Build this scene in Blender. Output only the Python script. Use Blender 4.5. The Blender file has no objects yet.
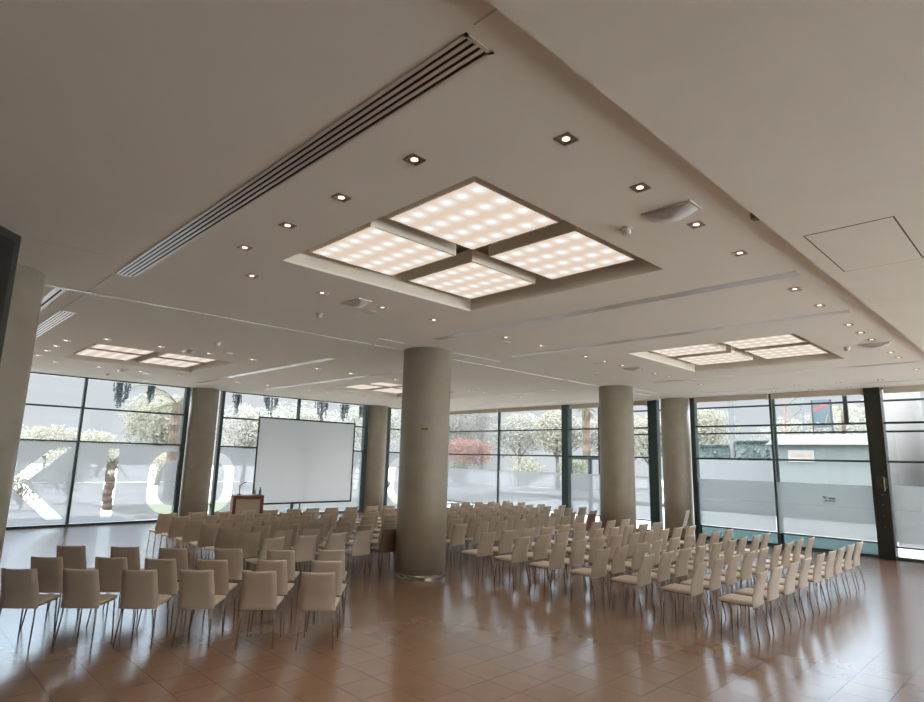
import bpy, bmesh, math, random
from mathutils import Vector, Matrix
random.seed(7)
C = bpy.context.scene.collection
PI = math.pi

# ------------------------------------------------------------------ constants of the place
HC = 4.15          # main ceiling height
HB = 4.09          # dropped soffit near the camera side
XW = 18.0          # far glass wall
YW = 19.83         # left glass wall
TRANS = (2.32, 3.27)   # transom heights
HW = 4.12
SKY_TOP = 7.5

# ------------------------------------------------------------------ materials
def mat(name):
    m = bpy.data.materials.new(name); m.use_nodes = True
    nt = m.node_tree; nt.nodes.clear()
    out = nt.nodes.new('ShaderNodeOutputMaterial')
    return m, nt, out
def N(nt, t, **kw):
    n = nt.nodes.new(t)
    for k, v in kw.items():
        if k.startswith('_'): setattr(n, k[1:], v)
        else: n.inputs[k.replace('__', ' ')].default_value = v
    return n
def pbr(name, col, rough=.5, metal=0., var=0., scale=8., bump=0., bscale=60., coord='Object', spec=.5, coat=0., detail=4.):
    m, nt, out = mat(name); L = nt.links.new
    b = N(nt, 'ShaderNodeBsdfPrincipled'); L(b.outputs[0], out.inputs[0])
    b.inputs['Base Color'].default_value = (*col, 1); b.inputs['Roughness'].default_value = rough
    b.inputs['Metallic'].default_value = metal; b.inputs['Specular IOR Level'].default_value = spec
    b.inputs['Coat Weight'].default_value = coat
    tc = N(nt, 'ShaderNodeTexCoord')
    if var:
        nz = N(nt, 'ShaderNodeTexNoise', Scale=scale, Detail=detail); L(tc.outputs[coord], nz.inputs['Vector'])
        mx = N(nt, 'ShaderNodeMix', _data_type='RGBA')
        mx.inputs[6].default_value = (*[c * (1 - var) for c in col], 1)
        mx.inputs[7].default_value = (*[min(1, c * (1 + var)) for c in col], 1)
        L(nz.outputs['Fac'], mx.inputs[0]); L(mx.outputs[2], b.inputs['Base Color'])
    if bump:
        n2 = N(nt, 'ShaderNodeTexNoise', Scale=bscale, Detail=3.); L(tc.outputs[coord], n2.inputs['Vector'])
        bp = N(nt, 'ShaderNodeBump', Strength=bump, Distance=.01); L(n2.outputs['Fac'], bp.inputs['Height']); L(bp.outputs[0], b.inputs['Normal'])
    return m
def emis(name, col, s):
    m, nt, out = mat(name); e = N(nt, 'ShaderNodeEmission', Color=(*col, 1), Strength=s); nt.links.new(e.outputs[0], out.inputs[0]); return m

M = {}
M['ceiling'] = pbr('ceiling_plaster', (.81, .80, .725), .85, var=.035, scale=1.3, bump=.05, bscale=25)
M['soffit'] = pbr('soffit_plaster', (.80, .79, .71), .85, var=.05, scale=2.2, bump=.08, bscale=18)
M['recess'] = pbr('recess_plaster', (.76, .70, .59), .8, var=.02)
M['wall'] = pbr('wall_plaster', (.78, .74, .68), .8, var=.05, scale=2)
M['frame'] = pbr('frame_green_grey_metal', (.045, .075, .075), .4, .3, var=.1, scale=5)
M['post'] = pbr('post_dark_metal', (.022, .024, .02), .45, .3, var=.2, scale=4)
M['black'] = pbr('black_metal', (.012, .013, .012), .4, .2, var=.2)
M['chrome'] = pbr('brushed_chrome', (.42, .39, .36), .25, 1., var=.1, scale=30)
M['steel'] = pbr('polished_steel', (.42, .39, .35), .12, 1., var=.05)
M['alu'] = pbr('vent_aluminium', (.74, .73, .70), .3, .55, var=.15, scale=2.5)
M['slot'] = pbr('vent_slot_black', (.012, .011, .01), .8, var=.3)
M['white'] = pbr('white_plastic', (.62, .58, .52), .5, var=.03)
M['whitemet'] = pbr('white_lacquered_aluminium', (.8, .8, .78), .35, .2, var=.05)
M['opal'] = pbr('opal_diffuser', (.6, .6, .58), .3, var=.05)
M['nickel'] = pbr('nickel_trim', (.35, .28, .22), .3, .8, var=.1)
M['leather'] = pbr('cream_leather', (.58, .51, .43), .45, var=.07, scale=9, bump=.12, bscale=260, spec=.35)
M['leather2'] = pbr('brown_leather', (.20, .135, .085), .45, var=.07, scale=9, bump=.12, bscale=260)
M['blind'] = pbr('beige_blind_fabric', (.56, .50, .41), .8, var=.05, scale=5)
M['wood'] = pbr('red_brown_wood', (.20, .065, .03), .35, var=.35, scale=6, coat=.2)
M['cream'] = pbr('cream_panel', (.55, .47, .38), .5, var=.03)
m, nt, out = mat('projection_fabric'); L = nt.links.new
t = N(nt, 'ShaderNodeBsdfTranslucent', Color=(.88, .95, 1, 1)); d = N(nt, 'ShaderNodeBsdfDiffuse', Color=(.78, .88, .95, 1)); m1 = N(nt, 'ShaderNodeMixShader', Fac=.45)
L(t.outputs[0], m1.inputs[1]); L(d.outputs[0], m1.inputs[2]); L(m1.outputs[0], out.inputs[0]); M['screen'] = m
M['blue'] = pbr('blue_plastic', (.02, .22, .5), .3, var=.1)
m, nt, out = mat('notice_paper'); L = nt.links.new
t = N(nt, 'ShaderNodeBsdfTransparent', Color=(.97, 1, 1, 1)); d = N(nt, 'ShaderNodeBsdfDiffuse', Color=(.9, .95, .97, 1)); m1 = N(nt, 'ShaderNodeMixShader', Fac=.18)
L(t.outputs[0], m1.inputs[1]); L(d.outputs[0], m1.inputs[2]); L(m1.outputs[0], out.inputs[0]); M['paper'] = m
M['ink'] = pbr('notice_blue_ink', (.01, .12, .25), .5, var=.1)
M['grass'] = pbr('lawn', (.026, .036, .016), .9, var=.3, scale=14)
M['pave'] = pbr('pale_paving', (.22, .22, .21), .7, var=.06, scale=1.5, bump=.05)
M['kerb'] = pbr('grey_kerb', (.03, .033, .035), .7, var=.1, scale=3)
M['bark'] = pbr('palm_bark', (.085, .062, .047), .9, var=.45, scale=9, bump=.6, bscale=14)
M['bark2'] = pbr('grey_bark', (.11, .10, .09), .9, var=.3, scale=9, bump=.4)
for k, c in dict(leafpale=(.225, .222, .18), leafgrey=(.24, .242, .215), leafgreen=(.16, .175, .12), leafpalm=(.085, .09, .06), leafred=(.29, .17, .14), leafhang=(.09, .13, .155), leafteal=(.16, .20, .195)).items():
    m, nt, out = mat(k); L = nt.links.new
    tc = N(nt, 'ShaderNodeTexCoord'); nz = N(nt, 'ShaderNodeTexNoise', Scale=1.1, Detail=5.); L(tc.outputs['Object'], nz.inputs['Vector'])
    mx = N(nt, 'ShaderNodeMix', _data_type='RGBA'); L(nz.outputs['Fac'], mx.inputs[0])
    mx.inputs[6].default_value = (*[x * .75 for x in c], 1); mx.inputs[7].default_value = (*[min(1, x * 1.2) for x in c], 1)
    d = N(nt, 'ShaderNodeBsdfDiffuse'); t = N(nt, 'ShaderNodeBsdfTranslucent'); ms = N(nt, 'ShaderNodeMixShader', Fac=.45)
    L(mx.outputs[2], d.inputs[0]); L(mx.outputs[2], t.inputs[0]); L(d.outputs[0], ms.inputs[1]); L(t.outputs[0], ms.inputs[2]); L(ms.outputs[0], out.inputs[0])
    M[k] = m

# concrete of the columns: fine grain, small dark pits
m, nt, out = mat('column_concrete'); L = nt.links.new
b = N(nt, 'ShaderNodeBsdfPrincipled', Roughness=.42); L(b.outputs[0], out.inputs[0]); b.inputs['Specular IOR Level'].default_value = .5
tc = N(nt, 'ShaderNodeTexCoord'); n1 = N(nt, 'ShaderNodeTexNoise', Scale=3., Detail=6.); n2 = N(nt, 'ShaderNodeTexVoronoi', Scale=9.)
L(tc.outputs['Object'], n1.inputs['Vector']); L(tc.outputs['Object'], n2.inputs['Vector'])
r1 = N(nt, 'ShaderNodeValToRGB'); r1.color_ramp.elements[0].color = (.315, .285, .22, 1); r1.color_ramp.elements[1].color = (.43, .395, .315, 1)
L(n1.outputs['Fac'], r1.inputs[0])
r2 = N(nt, 'ShaderNodeValToRGB'); r2.color_ramp.elements[0].position = .035; r2.color_ramp.elements[0].color = (.22, .19, .15, 1); r2.color_ramp.elements[1].position = .06; r2.color_ramp.elements[1].color = (1, 1, 1, 1)
L(n2.outputs['Distance'], r2.inputs[0])
mx = N(nt, 'ShaderNodeMix', _data_type='RGBA', _blend_type='MULTIPLY'); mx.inputs[0].default_value = .8
L(r1.outputs[0], mx.inputs[6]); L(r2.outputs[0], mx.inputs[7]); L(mx.outputs[2], b.inputs['Base Color'])
M['concrete'] = m

# floor: 40 cm brown porcelain tiles, satin
m, nt, out = mat('floor_tiles'); L = nt.links.new
b = N(nt, 'ShaderNodeBsdfDiffuse'); gl = N(nt, 'ShaderNodeBsdfGlossy', Roughness=.19, Color=(.76, .89, 1, 1)); lw = N(nt, 'ShaderNodeLayerWeight', Blend=.5); pw = N(nt, 'ShaderNodeMath', _operation='POWER'); pw.inputs[1].default_value = 3.1; fz = N(nt, 'ShaderNodeMapRange'); fz.inputs['To Min'].default_value = .06; fz.inputs['To Max'].default_value = .88; L(lw.outputs['Facing'], pw.inputs[0]); L(pw.outputs[0], fz.inputs['Value']); ms = N(nt, 'ShaderNodeMixShader'); L(fz.outputs[0], ms.inputs[0]); L(b.outputs[0], ms.inputs[1]); L(gl.outputs[0], ms.inputs[2]); L(ms.outputs[0], out.inputs[0])
geo = N(nt, 'ShaderNodeNewGeometry'); mp = N(nt, 'ShaderNodeMapping'); mp.inputs['Location'].default_value = (-5.81 + .398 * 30, -3.05 + .398 * 30, 0)
L(geo.outputs['Position'], mp.inputs['Vector'])
br = N(nt, 'ShaderNodeTexBrick', Scale=1., _offset=0., _squash=1.); br.inputs['Mortar Size'].default_value = .003; br.inputs['Brick Width'].default_value = .398; br.inputs['Row Height'].default_value = .398
br.inputs['Mortar Smooth'].default_value = .3; br.inputs['Bias'].default_value = 0
br.inputs['Color1'].default_value = (.285, .165, .098, 1); br.inputs['Color2'].default_value = (.315, .185, .112, 1); br.inputs['Mortar'].default_value = (.10, .06, .04, 1)
L(mp.outputs[0], br.inputs['Vector'])
nz = N(nt, 'ShaderNodeTexNoise', Scale=2.6, Detail=7., Roughness=.65); L(geo.outputs['Position'], nz.inputs['Vector'])
rp = N(nt, 'ShaderNodeValToRGB'); rp.color_ramp.elements[0].position = .3; rp.color_ramp.elements[0].color = (.90, .90, .90, 1); rp.color_ramp.elements[1].position = .75; rp.color_ramp.elements[1].color = (1.08, 1.06, 1.05, 1)
L(nz.outputs['Fac'], rp.inputs[0])
mx = N(nt, 'ShaderNodeMix', _data_type='RGBA', _blend_type='MULTIPLY'); mx.inputs[0].default_value = 1
L(br.outputs['Color'], mx.inputs[6]); L(rp.outputs[0], mx.inputs[7]); L(mx.outputs[2], b.inputs['Color'])
rr = N(nt, 'ShaderNodeMapRange'); rr.inputs['To Min'].default_value = .195; rr.inputs['To Max'].default_value = .205
L(nz.outputs['Fac'], rr.inputs['Value']); L(rr.outputs[0], gl.inputs['Roughness'])
mj = N(nt, 'ShaderNodeMath', _operation='MULTIPLY_ADD'); mj.inputs[1].default_value = -.22; mj.inputs[2].default_value = 1.; L(br.outputs['Fac'], mj.inputs[0])
mk = N(nt, 'ShaderNodeMath', _operation='MULTIPLY'); L(mj.outputs[0], mk.inputs[0]); L(fz.outputs[0], mk.inputs[1]); L(mk.outputs[0], ms.inputs[0])
bp = N(nt, 'ShaderNodeBump', Strength=.05, Distance=.0004, _invert=True); L(br.outputs['Fac'], bp.inputs['Height']); L(bp.outputs[0], b.inputs['Normal']); L(bp.outputs[0], gl.inputs['Normal'])
M['floor'] = m

# exterior ground paving with big slabs
m, nt, out = mat('plaza_paving'); L = nt.links.new
b = N(nt, 'ShaderNodeBsdfPrincipled', Roughness=.8); L(b.outputs[0], out.inputs[0])
geo = N(nt, 'ShaderNodeNewGeometry'); br = N(nt, 'ShaderNodeTexBrick', Scale=1.); br.inputs['Mortar Size'].default_value = .012; br.inputs['Brick Width'].default_value = 1.2; br.inputs['Row Height'].default_value = .6
br.inputs['Color1'].default_value = (.21, .21, .205, 1); br.inputs['Color2'].default_value = (.24, .24, .235, 1); br.inputs['Mortar'].default_value = (.15, .15, .15, 1)
L(geo.outputs['Position'], br.inputs['Vector']); L(br.outputs['Color'], b.inputs['Base Color'])
M['plaza'] = m

# glass pane: clear with a fresnel reflection, faint green tint
def glass(name, tint, refl=1.0):
    m, nt, out = mat(name); L = nt.links.new
    t = N(nt, 'ShaderNodeBsdfTransparent', Color=(*tint, 1)); g = N(nt, 'ShaderNodeBsdfGlossy', Roughness=.02)
    f = N(nt, 'ShaderNodeFresnel', IOR=1.45); mm = N(nt, 'ShaderNodeMath', _operation='MULTIPLY'); mm.inputs[1].default_value = refl
    mn = N(nt, 'ShaderNodeMath', _operation='MINIMUM'); mn.inputs[1].default_value = .6
    L(f.outputs[0], mm.inputs[0]); L(mm.outputs[0], mn.inputs[0])
    ms = N(nt, 'ShaderNodeMixShader'); L(mn.outputs[0], ms.inputs[0]); L(t.outputs[0], ms.inputs[1]); L(g.outputs[0], ms.inputs[2]); L(ms.outputs[0], out.inputs[0])
    return m
M['glass'] = glass('clear_glass', (.965, .975, .985))
M['tealglass'] = glass('teal_glass', (.27, .34, .35))
def frost(name, k, dcol, kr=1., kg=1.04, kb=1.09):
    m, nt, out = mat(name); L = nt.links.new
    t = N(nt, 'ShaderNodeBsdfTranslucent', Color=(k*kr, k*kg, k*kb, 1)); d = N(nt, 'ShaderNodeBsdfDiffuse', Color=(*dcol, 1)); tr = N(nt, 'ShaderNodeBsdfTransparent', Color=(.8, .83, .86, 1))
    m1 = N(nt, 'ShaderNodeMixShader', Fac=.25); m2 = N(nt, 'ShaderNodeMixShader', Fac=.14)
    L(t.outputs[0], m1.inputs[1]); L(d.outputs[0], m1.inputs[2]); L(m1.outputs[0], m2.inputs[1]); L(tr.outputs[0], m2.inputs[2]); L(m2.outputs[0], out.inputs[0])
    return m
M['frost'] = frost('frosted_film', .245, (.72, .75, .77)); M['frost_shaded'] = frost('shaded_frosted_film', .19, (.62, .67, .70), .95, 1.07, 1.10)  # right bays: shade of the outer canopy put into a darker, bluer film colour

# light panel diffuser: warm glow with 4 x 6 brighter spots, laid out in the panel's own coordinates
m, nt, out = mat('light_panel_diffuser'); L = nt.links.new
tc = N(nt, 'ShaderNodeTexCoord'); sep = N(nt, 'ShaderNodeSeparateXYZ'); L(tc.outputs['Object'], sep.inputs[0])
def mth(op, a, bb=None):
    n = N(nt, 'ShaderNodeMath', _operation=op)
    for i, v in enumerate((a, bb)):
        if v is None: continue
        if isinstance(v, (int, float)): n.inputs[i].default_value = v
        else: L(v, n.inputs[i])
    return n.outputs[0]
def cell(s, n, w):
    u = mth('MULTIPLY', mth('ADD', s, w / 2), n / w)
    return mth('MULTIPLY', mth('SUBTRACT', mth('FRACT', u), .5), w / n)
dx, dy = cell(sep.outputs[0], 4, 1.12), cell(sep.outputs[1], 6, 1.12)
dist = mth('SQRT', mth('ADD', mth('POWER', mth('ABSOLUTE', dx), 2), mth('POWER', mth('ABSOLUTE', dy), 2)))
rp = N(nt, 'ShaderNodeValToRGB'); e = rp.color_ramp.elements
e[0].position = .025; e[0].color = (.84, .93, .94, 1); e[1].position = .11; e[1].color = (.66, .53, .43, 1)
e2 = e.new(.055); e2.color = (.76, .69, .62, 1)
L(dist, rp.inputs[0]); em = N(nt, 'ShaderNodeEmission', Strength=.70); L(rp.outputs[0], em.inputs[0]); L(em.outputs[0], out.inputs[0])
M['panel'] = m
M['lamp'] = emis('downlight_lens', (1., .76, .58), 1.6)

# ------------------------------------------------------------------ mesh helpers
class MB:
    def __init__(s): s.bm = bmesh.new()
    def box(s, x0, x1, y0, y1, z0, z1):
        v = [s.bm.verts.new(p) for p in ((x0,y0,z0),(x1,y0,z0),(x1,y1,z0),(x0,y1,z0),(x0,y0,z1),(x1,y0,z1),(x1,y1,z1),(x0,y1,z1))]
        for f in ((3,2,1,0),(4,5,6,7),(0,1,5,4),(1,2,6,5),(2,3,7,6),(3,0,4,7)): s.bm.faces.new([v[i] for i in f])
        return s
    def quad(s, *ps):
        s.bm.faces.new([s.bm.verts.new(p) for p in ps]); return s
    def tube(s, pts, r, n=8, cap=True):
        pts = [Vector(p) for p in pts]; rs = r if isinstance(r, (list, tuple)) else [r] * len(pts)
        rings = []
        for i, p in enumerate(pts):
            d = (pts[min(i+1, len(pts)-1)] - pts[max(i-1, 0)]).normalized()
            a = d.cross(Vector((0, 0, 1)) if abs(d.z) < .9 else Vector((1, 0, 0))).normalized(); b_ = d.cross(a)
            rings.append([s.bm.verts.new(p + (a * math.cos(2*PI*k/n) + b_ * math.sin(2*PI*k/n)) * rs[i]) for k in range(n)])
        for r0, r1 in zip(rings, rings[1:]):
            for k in range(n): s.bm.faces.new((r0[k], r0[(k+1) % n], r1[(k+1) % n], r1[k]))
        if cap: s.bm.faces.new(rings[0][::-1]); s.bm.faces.new(rings[-1])
        return s
    def lathe(s, prof, c=(0, 0), n=32, cap=True):
        rings = [[s.bm.verts.new((c[0] + r*math.cos(2*PI*k/n), c[1] + r*math.sin(2*PI*k/n), z)) for k in range(n)] for r, z in prof]
        for r0, r1 in zip(rings, rings[1:]):
            for k in range(n): s.bm.faces.new((r0[k], r0[(k+1) % n], r1[(k+1) % n], r1[k]))
        if cap: s.bm.faces.new(rings[0][::-1]); s.bm.faces.new(rings[-1])
        return s
    def grid(s, rows, close=False):
        g = [[s.bm.verts.new(p) for p in r] for r in rows]
        for a, b_ in zip(g, g[1:]):
            k = len(a)
            for i in range(k if close else k-1): s.bm.faces.new((a[i], a[(i+1) % k], b_[(i+1) % k], b_[i]))
        return g
    def build(s, name, m, parent=None, smooth=False, bevel=0, loc=None):
        bmesh.ops.recalc_face_normals(s.bm, faces=s.bm.faces)
        me = bpy.data.meshes.new(name); s.bm.to_mesh(me); s.bm.free()
        if smooth:
            for p in me.polygons: p.use_smooth = True
        me.materials.append(M[m] if isinstance(m, str) else m)
        o = bpy.data.objects.new(name, me); C.objects.link(o); o.parent = parent
        if loc: o.location = loc
        if bevel:
            bv = o.modifiers.new('bevel', 'BEVEL'); bv.width = bevel; bv.segments = 2; bv.limit_method = 'ANGLE'
        return o
def tag(o, label=None, cat=None, group=None, kind=None):
    if label: o['label'] = label
    if cat: o['category'] = cat
    if group: o['group'] = group
    if kind: o['kind'] = kind
    return o
def empty(name, loc=(0, 0, 0), rz=0):
    o = bpy.data.objects.new(name, None); C.objects.link(o); o.location = loc; o.rotation_euler = (0, 0, rz); o.empty_display_size = .1; return o
def structure(o): o['kind'] = 'structure'; return o
kids = {}
def copy_tree(o):
    c = o.copy(); C.objects.link(c)
    for ch in kids[o]:
        d = ch.copy(); C.objects.link(d); d.parent = c
        for g in kids.get(ch, []):
            e = g.copy(); C.objects.link(e); e.parent = d
    return c
def reg(o):
    kids[o] = list(o.children)
    for ch in o.children: kids[ch] = list(ch.children)
    return o
ORD = ['first', 'second', 'third', 'fourth', 'fifth', 'sixth', 'seventh', 'eighth', 'ninth', 'tenth', 'eleventh', 'twelfth', 'thirteenth', 'fourteenth', 'fifteenth', 'sixteenth', 'seventeenth', 'eighteenth', 'nineteenth']

# ------------------------------------------------------------------ shell
X0, Y0 = -7.0, -8.0
structure(MB().box(X0, XW, Y0, YW, -.12, 0).build('floor', 'floor'))
# light wells (x0, y0) each 2.88 m square
TR = [(2.89, 2.87), (9.97, 2.85), (2.89, 13.25), (9.90, 13.30)]
TS = 2.88
xs = sorted({X0, XW + .5} | {t[0] for t in TR} | {t[0] + TS for t in TR})
ys = sorted({1.60, YW + .5} | {t[1] for t in TR} | {t[1] + TS for t in TR})
cb = MB()
for i in range(len(xs) - 1):
    for j in range(len(ys) - 1):
        cx, cy = (xs[i] + xs[i+1]) / 2, (ys[j] + ys[j+1]) / 2
        if any(t[0] < cx < t[0] + TS and t[1] < cy < t[1] + TS for t in TR): continue
        cb.box(xs[i], xs[i+1], ys[j], ys[j+1], HC, HC + .03)
bmesh.ops.remove_doubles(cb.bm, verts=cb.bm.verts, dist=.0005)
ceil = structure(cb.build('ceiling', 'ceiling'))
rc = MB()
for (x, y) in TR:
    z1 = HC + .42; w = .04
    rc.box(x - w, x, y - w, y + TS + w, HC + .03, z1); rc.box(x + TS, x + TS + w, y - w, y + TS + w, HC + .03, z1)
    rc.box(x, x + TS, y - w, y, HC + .03, z1); rc.box(x, x + TS, y + TS, y + TS + w, HC + .03, z1)
    rc.box(x - w, x + TS + w, y - w, y + TS + w, z1, z1 + .03)
rc.build('light_well', 'recess', ceil)
structure(MB().box(X0, XW + .5, Y0, 1.60, HB, HC + .03).build('trim_1', 'soffit'))
structure(MB().box(X0 - .2, XW + .5, Y0 - .2, YW + .5, HC + .7, HC + 1.0).build('trim_2', 'wall'))       # roof slab
structure(MB().box(X0 - .2, X0, Y0 - .2, YW + .2, -.12, HC + .7).build('wall_back', 'wall'))
structure(MB().box(X0, XW + .2, Y0 - .2, Y0, HC, HC + .7).build('wall_right', 'wall'))
wr = structure(empty('window_20', (0, Y0, 0)))  # unseen glazing out of view, added to let fill daylight in
MB().box(3, XW, -.02, -.008, .05, HC).build('pane', 'glass', wr)
structure(MB().box(X0, 3, Y0 - .2, Y0, -.12, HC).build('wall_near', 'wall'))
fb = MB()
for x in [3.05 + 2.98*k for k in range(6)]: fb.box(x - .05, x + .05, -.08, .06, 0, HC)
for z in (.03, 2.32, 3.27, HC - .03): fb.box(3, XW, -.05, .05, z - .025, z + .025)
fb.build('window_frame', 'frame', wr)
structure(MB().box(XW + .3, XW + .5, Y0, YW + .5, HC + .03, HC + .7).build('trim_3', 'wall'))
structure(MB().box(X0, XW + .3, YW + .3, YW + .5, HC + .03, HC + .7).build('trim_4', 'wall'))
# hairline joints in the ceiling plaster
jb = MB()
jb.box(1.775, 1.785, 1.60, 1.80, HC - .0015, HC); jb.box(1.775, 1.785, 7.80, 10.4, HC - .0015, HC)
jb.box(.85, 1.5, 7.035, 7.041, HC - .0015, HC)
structure(jb.build('trim_5', pbr('joint_shadow_gap', (.52, .48, .41), .9, var=.1)))

# ------------------------------------------------------------------ window walls
def seg_frost_text(polys, name, parent, Y):
    cu = bpy.data.curves.new(name, 'CURVE'); cu.dimensions = '2D'; cu.fill_mode = 'BOTH'
    for pts in polys:
        sp = cu.splines.new('POLY'); sp.points.add(len(pts) - 1); sp.use_cyclic_u = True
        for i, (a, b_) in enumerate(pts): sp.points[i].co = (a, b_, 0, 1)
    tmp = bpy.data.objects.new('tmp', cu); me = bpy.data.meshes.new_from_object(tmp)
    bpy.data.objects.remove(tmp)
    me.transform(Matrix.Rotation(PI/2, 4, 'X')); me.transform(Matrix.Translation((0, Y, 0)))
    me.materials.clear(); me.materials.append(M['frost']); me.name = name
    o = bpy.data.objects.new(name, me); C.objects.link(o); o.parent = parent
    return o
def rrect(x0, x1, z0, z1, r, n=8):
    p = []
    for cx, cz, a0 in ((x1-r, z0+r, -90), (x1-r, z1-r, 0), (x0+r, z1-r, 90), (x0+r, z0+r, 180)):
        for k in range(n+1):
            a = math.radians(a0 + 90*k/n); p.append((cx + r*math.cos(a), cz + r*math.sin(a)))
    return p
def ring_clip(xa, xb, lo, hi, zt=2.14, zb=.20, st=.30, r=.62, ri=.42):
    """letter O from lo to hi, cut by the bay edge: returns cut-out polygons for the part within [xa, xb]"""
    out_ = rrect(lo, hi, zb, zt, r, 14); inn = rrect(lo + st, hi - st, zb + .27, zt - .29, ri, 14)
    return out_, inn
wn = [0]
def left_bay(x0, x1, cuts=None, mull=.05, film=True, top=None):
    wn[0] += 1
    w = structure(empty('window_%d' % wn[0], (0, 0, 0)))
    MB().box(x0, x1, YW + .005, YW + .017, .05, HW).build('pane', 'glass', w)
    fr = MB()
    for z in TRANS: fr.box(x0, x1, YW - .05, YW + .05, z - .025, z + .025)
    fr.box(x0, x1, YW - .06, YW + .06, 0, .06); fr.box(x0, x1, YW - .06, YW + .06, HW, HC)
    fr.build('window_frame', 'frame', w)
    if film:
        zs = [(.07, 1.175), (1.195, 2.28)]
        if not cuts:
            for a, b_ in zs: MB().quad((x0, YW - .004, a), (x1, YW - .004, a), (x1, YW - .004, b_), (x0, YW - .004, b_)).build('frosted_film', 'frost', w)
        else: seg_frost_text(cuts, 'frosted_film', w, YW - .004)
    return w
# frosting polygons: K and I and the two halves of the O are clear cut-outs, split by a thin clear line at mid height
def rect(a, b_, c, d): return [(a, c), (b_, c), (b_, d), (a, d)]
K_all = [(2.45, 1.185), (2.9, 1.31), (3.68, 2.14), (4.12, 2.14), (3.12, 1.185)]
bay = []
def halves(x0, x1, upper_holes, lower_holes):
    return [rect(x0, x1, .07, 1.182)] + lower_holes + [rect(x0, x1, 1.188, 2.28)] + upper_holes
K_up = [(2.0, 1.20), (2.06, 1.20), (2.06, 2.14), (1.76, 2.14), (1.76, 1.20)]
Karm_up = [(2.76, 1.20), (3.17, 1.20), (4.13, 2.15), (3.70, 2.15)]
Karm_lo = [(2.76, 1.17), (3.15, 1.17), (4.15, .20), (3.75, .20)]
Kst_up = rect(2.25, 2.55, 1.20, 2.15); Kst_lo = rect(2.25, 2.55, .20, 1.17)
I_up = rect(5.05, 5.35, 1.20, 2.15); I_lo = rect(5.05, 5.35, .20, 1.17)
def o_half(lo, hi, xa, xb, upper):
    """C-shaped clear cut of the O between x limits xa..xb, upper or lower half"""
    zt, zb, st = 2.12, .22, .30
    O = rrect(lo, hi, zb, zt, .62, 14); Ii = rrect(lo + st, hi - st, zb + .26, zt - .28, .42, 14)
    zc0, zc1 = (1.20, 3.) if upper else (0., 1.17)
    def clip(poly):
        def cl(P, f, isx, v, keep_gt):
            R = []
            for k in range(len(P)):
                a, b_ = P[k], P[(k+1) % len(P)]; fa, fb = a[0 if isx else 1] - v, b_[0 if isx else 1] - v
                if not keep_gt: fa, fb = -fa, -fb
                if fa >= 0: R.append(a)
                if fa * fb < 0:
                    t = fa / (fa - fb); R.append((a[0] + (b_[0]-a[0])*t, a[1] + (b_[1]-a[1])*t))
            return R
        P = poly
        P = cl(P, 0, True, xa, True); P = cl(P, 0, True, xb, False); P = cl(P, 0, False, zc0, True); P = cl(P, 0, False, zc1, False)
        return P
    A, B_ = clip(O), clip(Ii)
    # make one outline: outer path minus inner touching the clip borders
    if xb < hi:      # left half of the letter (opening to the right)
        zz = (zc0 if upper else zc1)
        Oa = sorted([p for p in A if abs(p[0]-xb) > 1e-6 and abs(p[1]-zz) > 1e-6], key=lambda p: math.atan2(p[1]-zz, p[0]-xb))
        Ia = sorted([p for p in B_ if abs(p[0]-xb) > 1e-6 and abs(p[1]-zz) > 1e-6], key=lambda p: math.atan2(p[1]-zz, p[0]-xb))
    return A, B_
def o_path(lo, hi, side, upper, xcut):
    zt, zb, st, R, r = 2.12, .22, .30, .62, .42
    it, ib = zt - .28, zb + .26
    n = 14; sx = 1 if side == 'right' else -1
    ex = hi if side == 'right' else lo
    zc = 1.20 if upper else 1.17; sz = 1 if upper else -1
    zo, zi = (zt, it) if upper else (zb, ib)
    xcut_ = xcut
    P = [(ex, zc)]
    for k in range(n+1):
        a = PI/2*k/n; P.append((ex - sx*R + sx*R*math.cos(a), zo - sz*R + sz*R*math.sin(a)))
    P.append((xcut_, zo)); P.append((xcut_, zi))
    ix = ex - sx*st
    for k in range(n+1):
        a = PI/2*(1 - k/n); P.append((ix - sx*r + sx*r*math.cos(a), zi - sz*r + sz*r*math.sin(a)))
    P.append((ix, zc))
    return P
left_bay(X0, -2.75); left_bay(-2.75, .2)
left_bay(1.4, 4.25, halves(1.4, 4.25, [Kst_up, Karm_up], [Kst_lo, Karm_lo]))
left_bay(4.25, 7.10, halves(4.25, 7.10, [I_up, o_path(6.22, 8.86, 'left', True, 7.05)], [I_lo, o_path(6.22, 8.86, 'left', False, 7.05)]))
left_bay(8.24, 11.08, halves(8.24, 11.08, [o_path(6.22, 8.86, 'right', True, 8.29)], [o_path(6.22, 8.86, 'right', False, 8.29)]))
vt = [rect(13.72 + .02*i, 13.82 + .02*i, z, z + .10) for i, z in enumerate([.9, 1.05, 1.3, 1.5, 1.7, 1.9])]
left_bay(11.08, 14.10, halves(11.08, 14.10, [q for q in vt if q[0][1] > 1.2], [q for q in vt if q[2][1] < 1.17]))
left_bay(15.22, 17.94, halves(15.22, 17.94, [o_path(15.36, 17.6, 'left', True, 16.4), rect(15.25, 15.3, 1.25, 1.6)], [o_path(15.36, 17.6, 'left', False, 16.4), rect(15.24, 15.5, 1.09, 1.15)]))
# uprights of the left glass wall
ub = MB()
for x in (-2.75, 4.25, 11.08): ub.box(x - .03, x + .03, YW - .09, YW + .06, 0, HC)
for x0, x1 in ((.2, .32), (1.28, 1.4), (7.03, 7.17), (8.2, 8.3), (14.0, 14.16), (15.16, 15.28)): ub.box(x0, x1, YW - .1, YW + .08, 0, HC)
structure(ub.build('wall_left', 'frame'))

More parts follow.
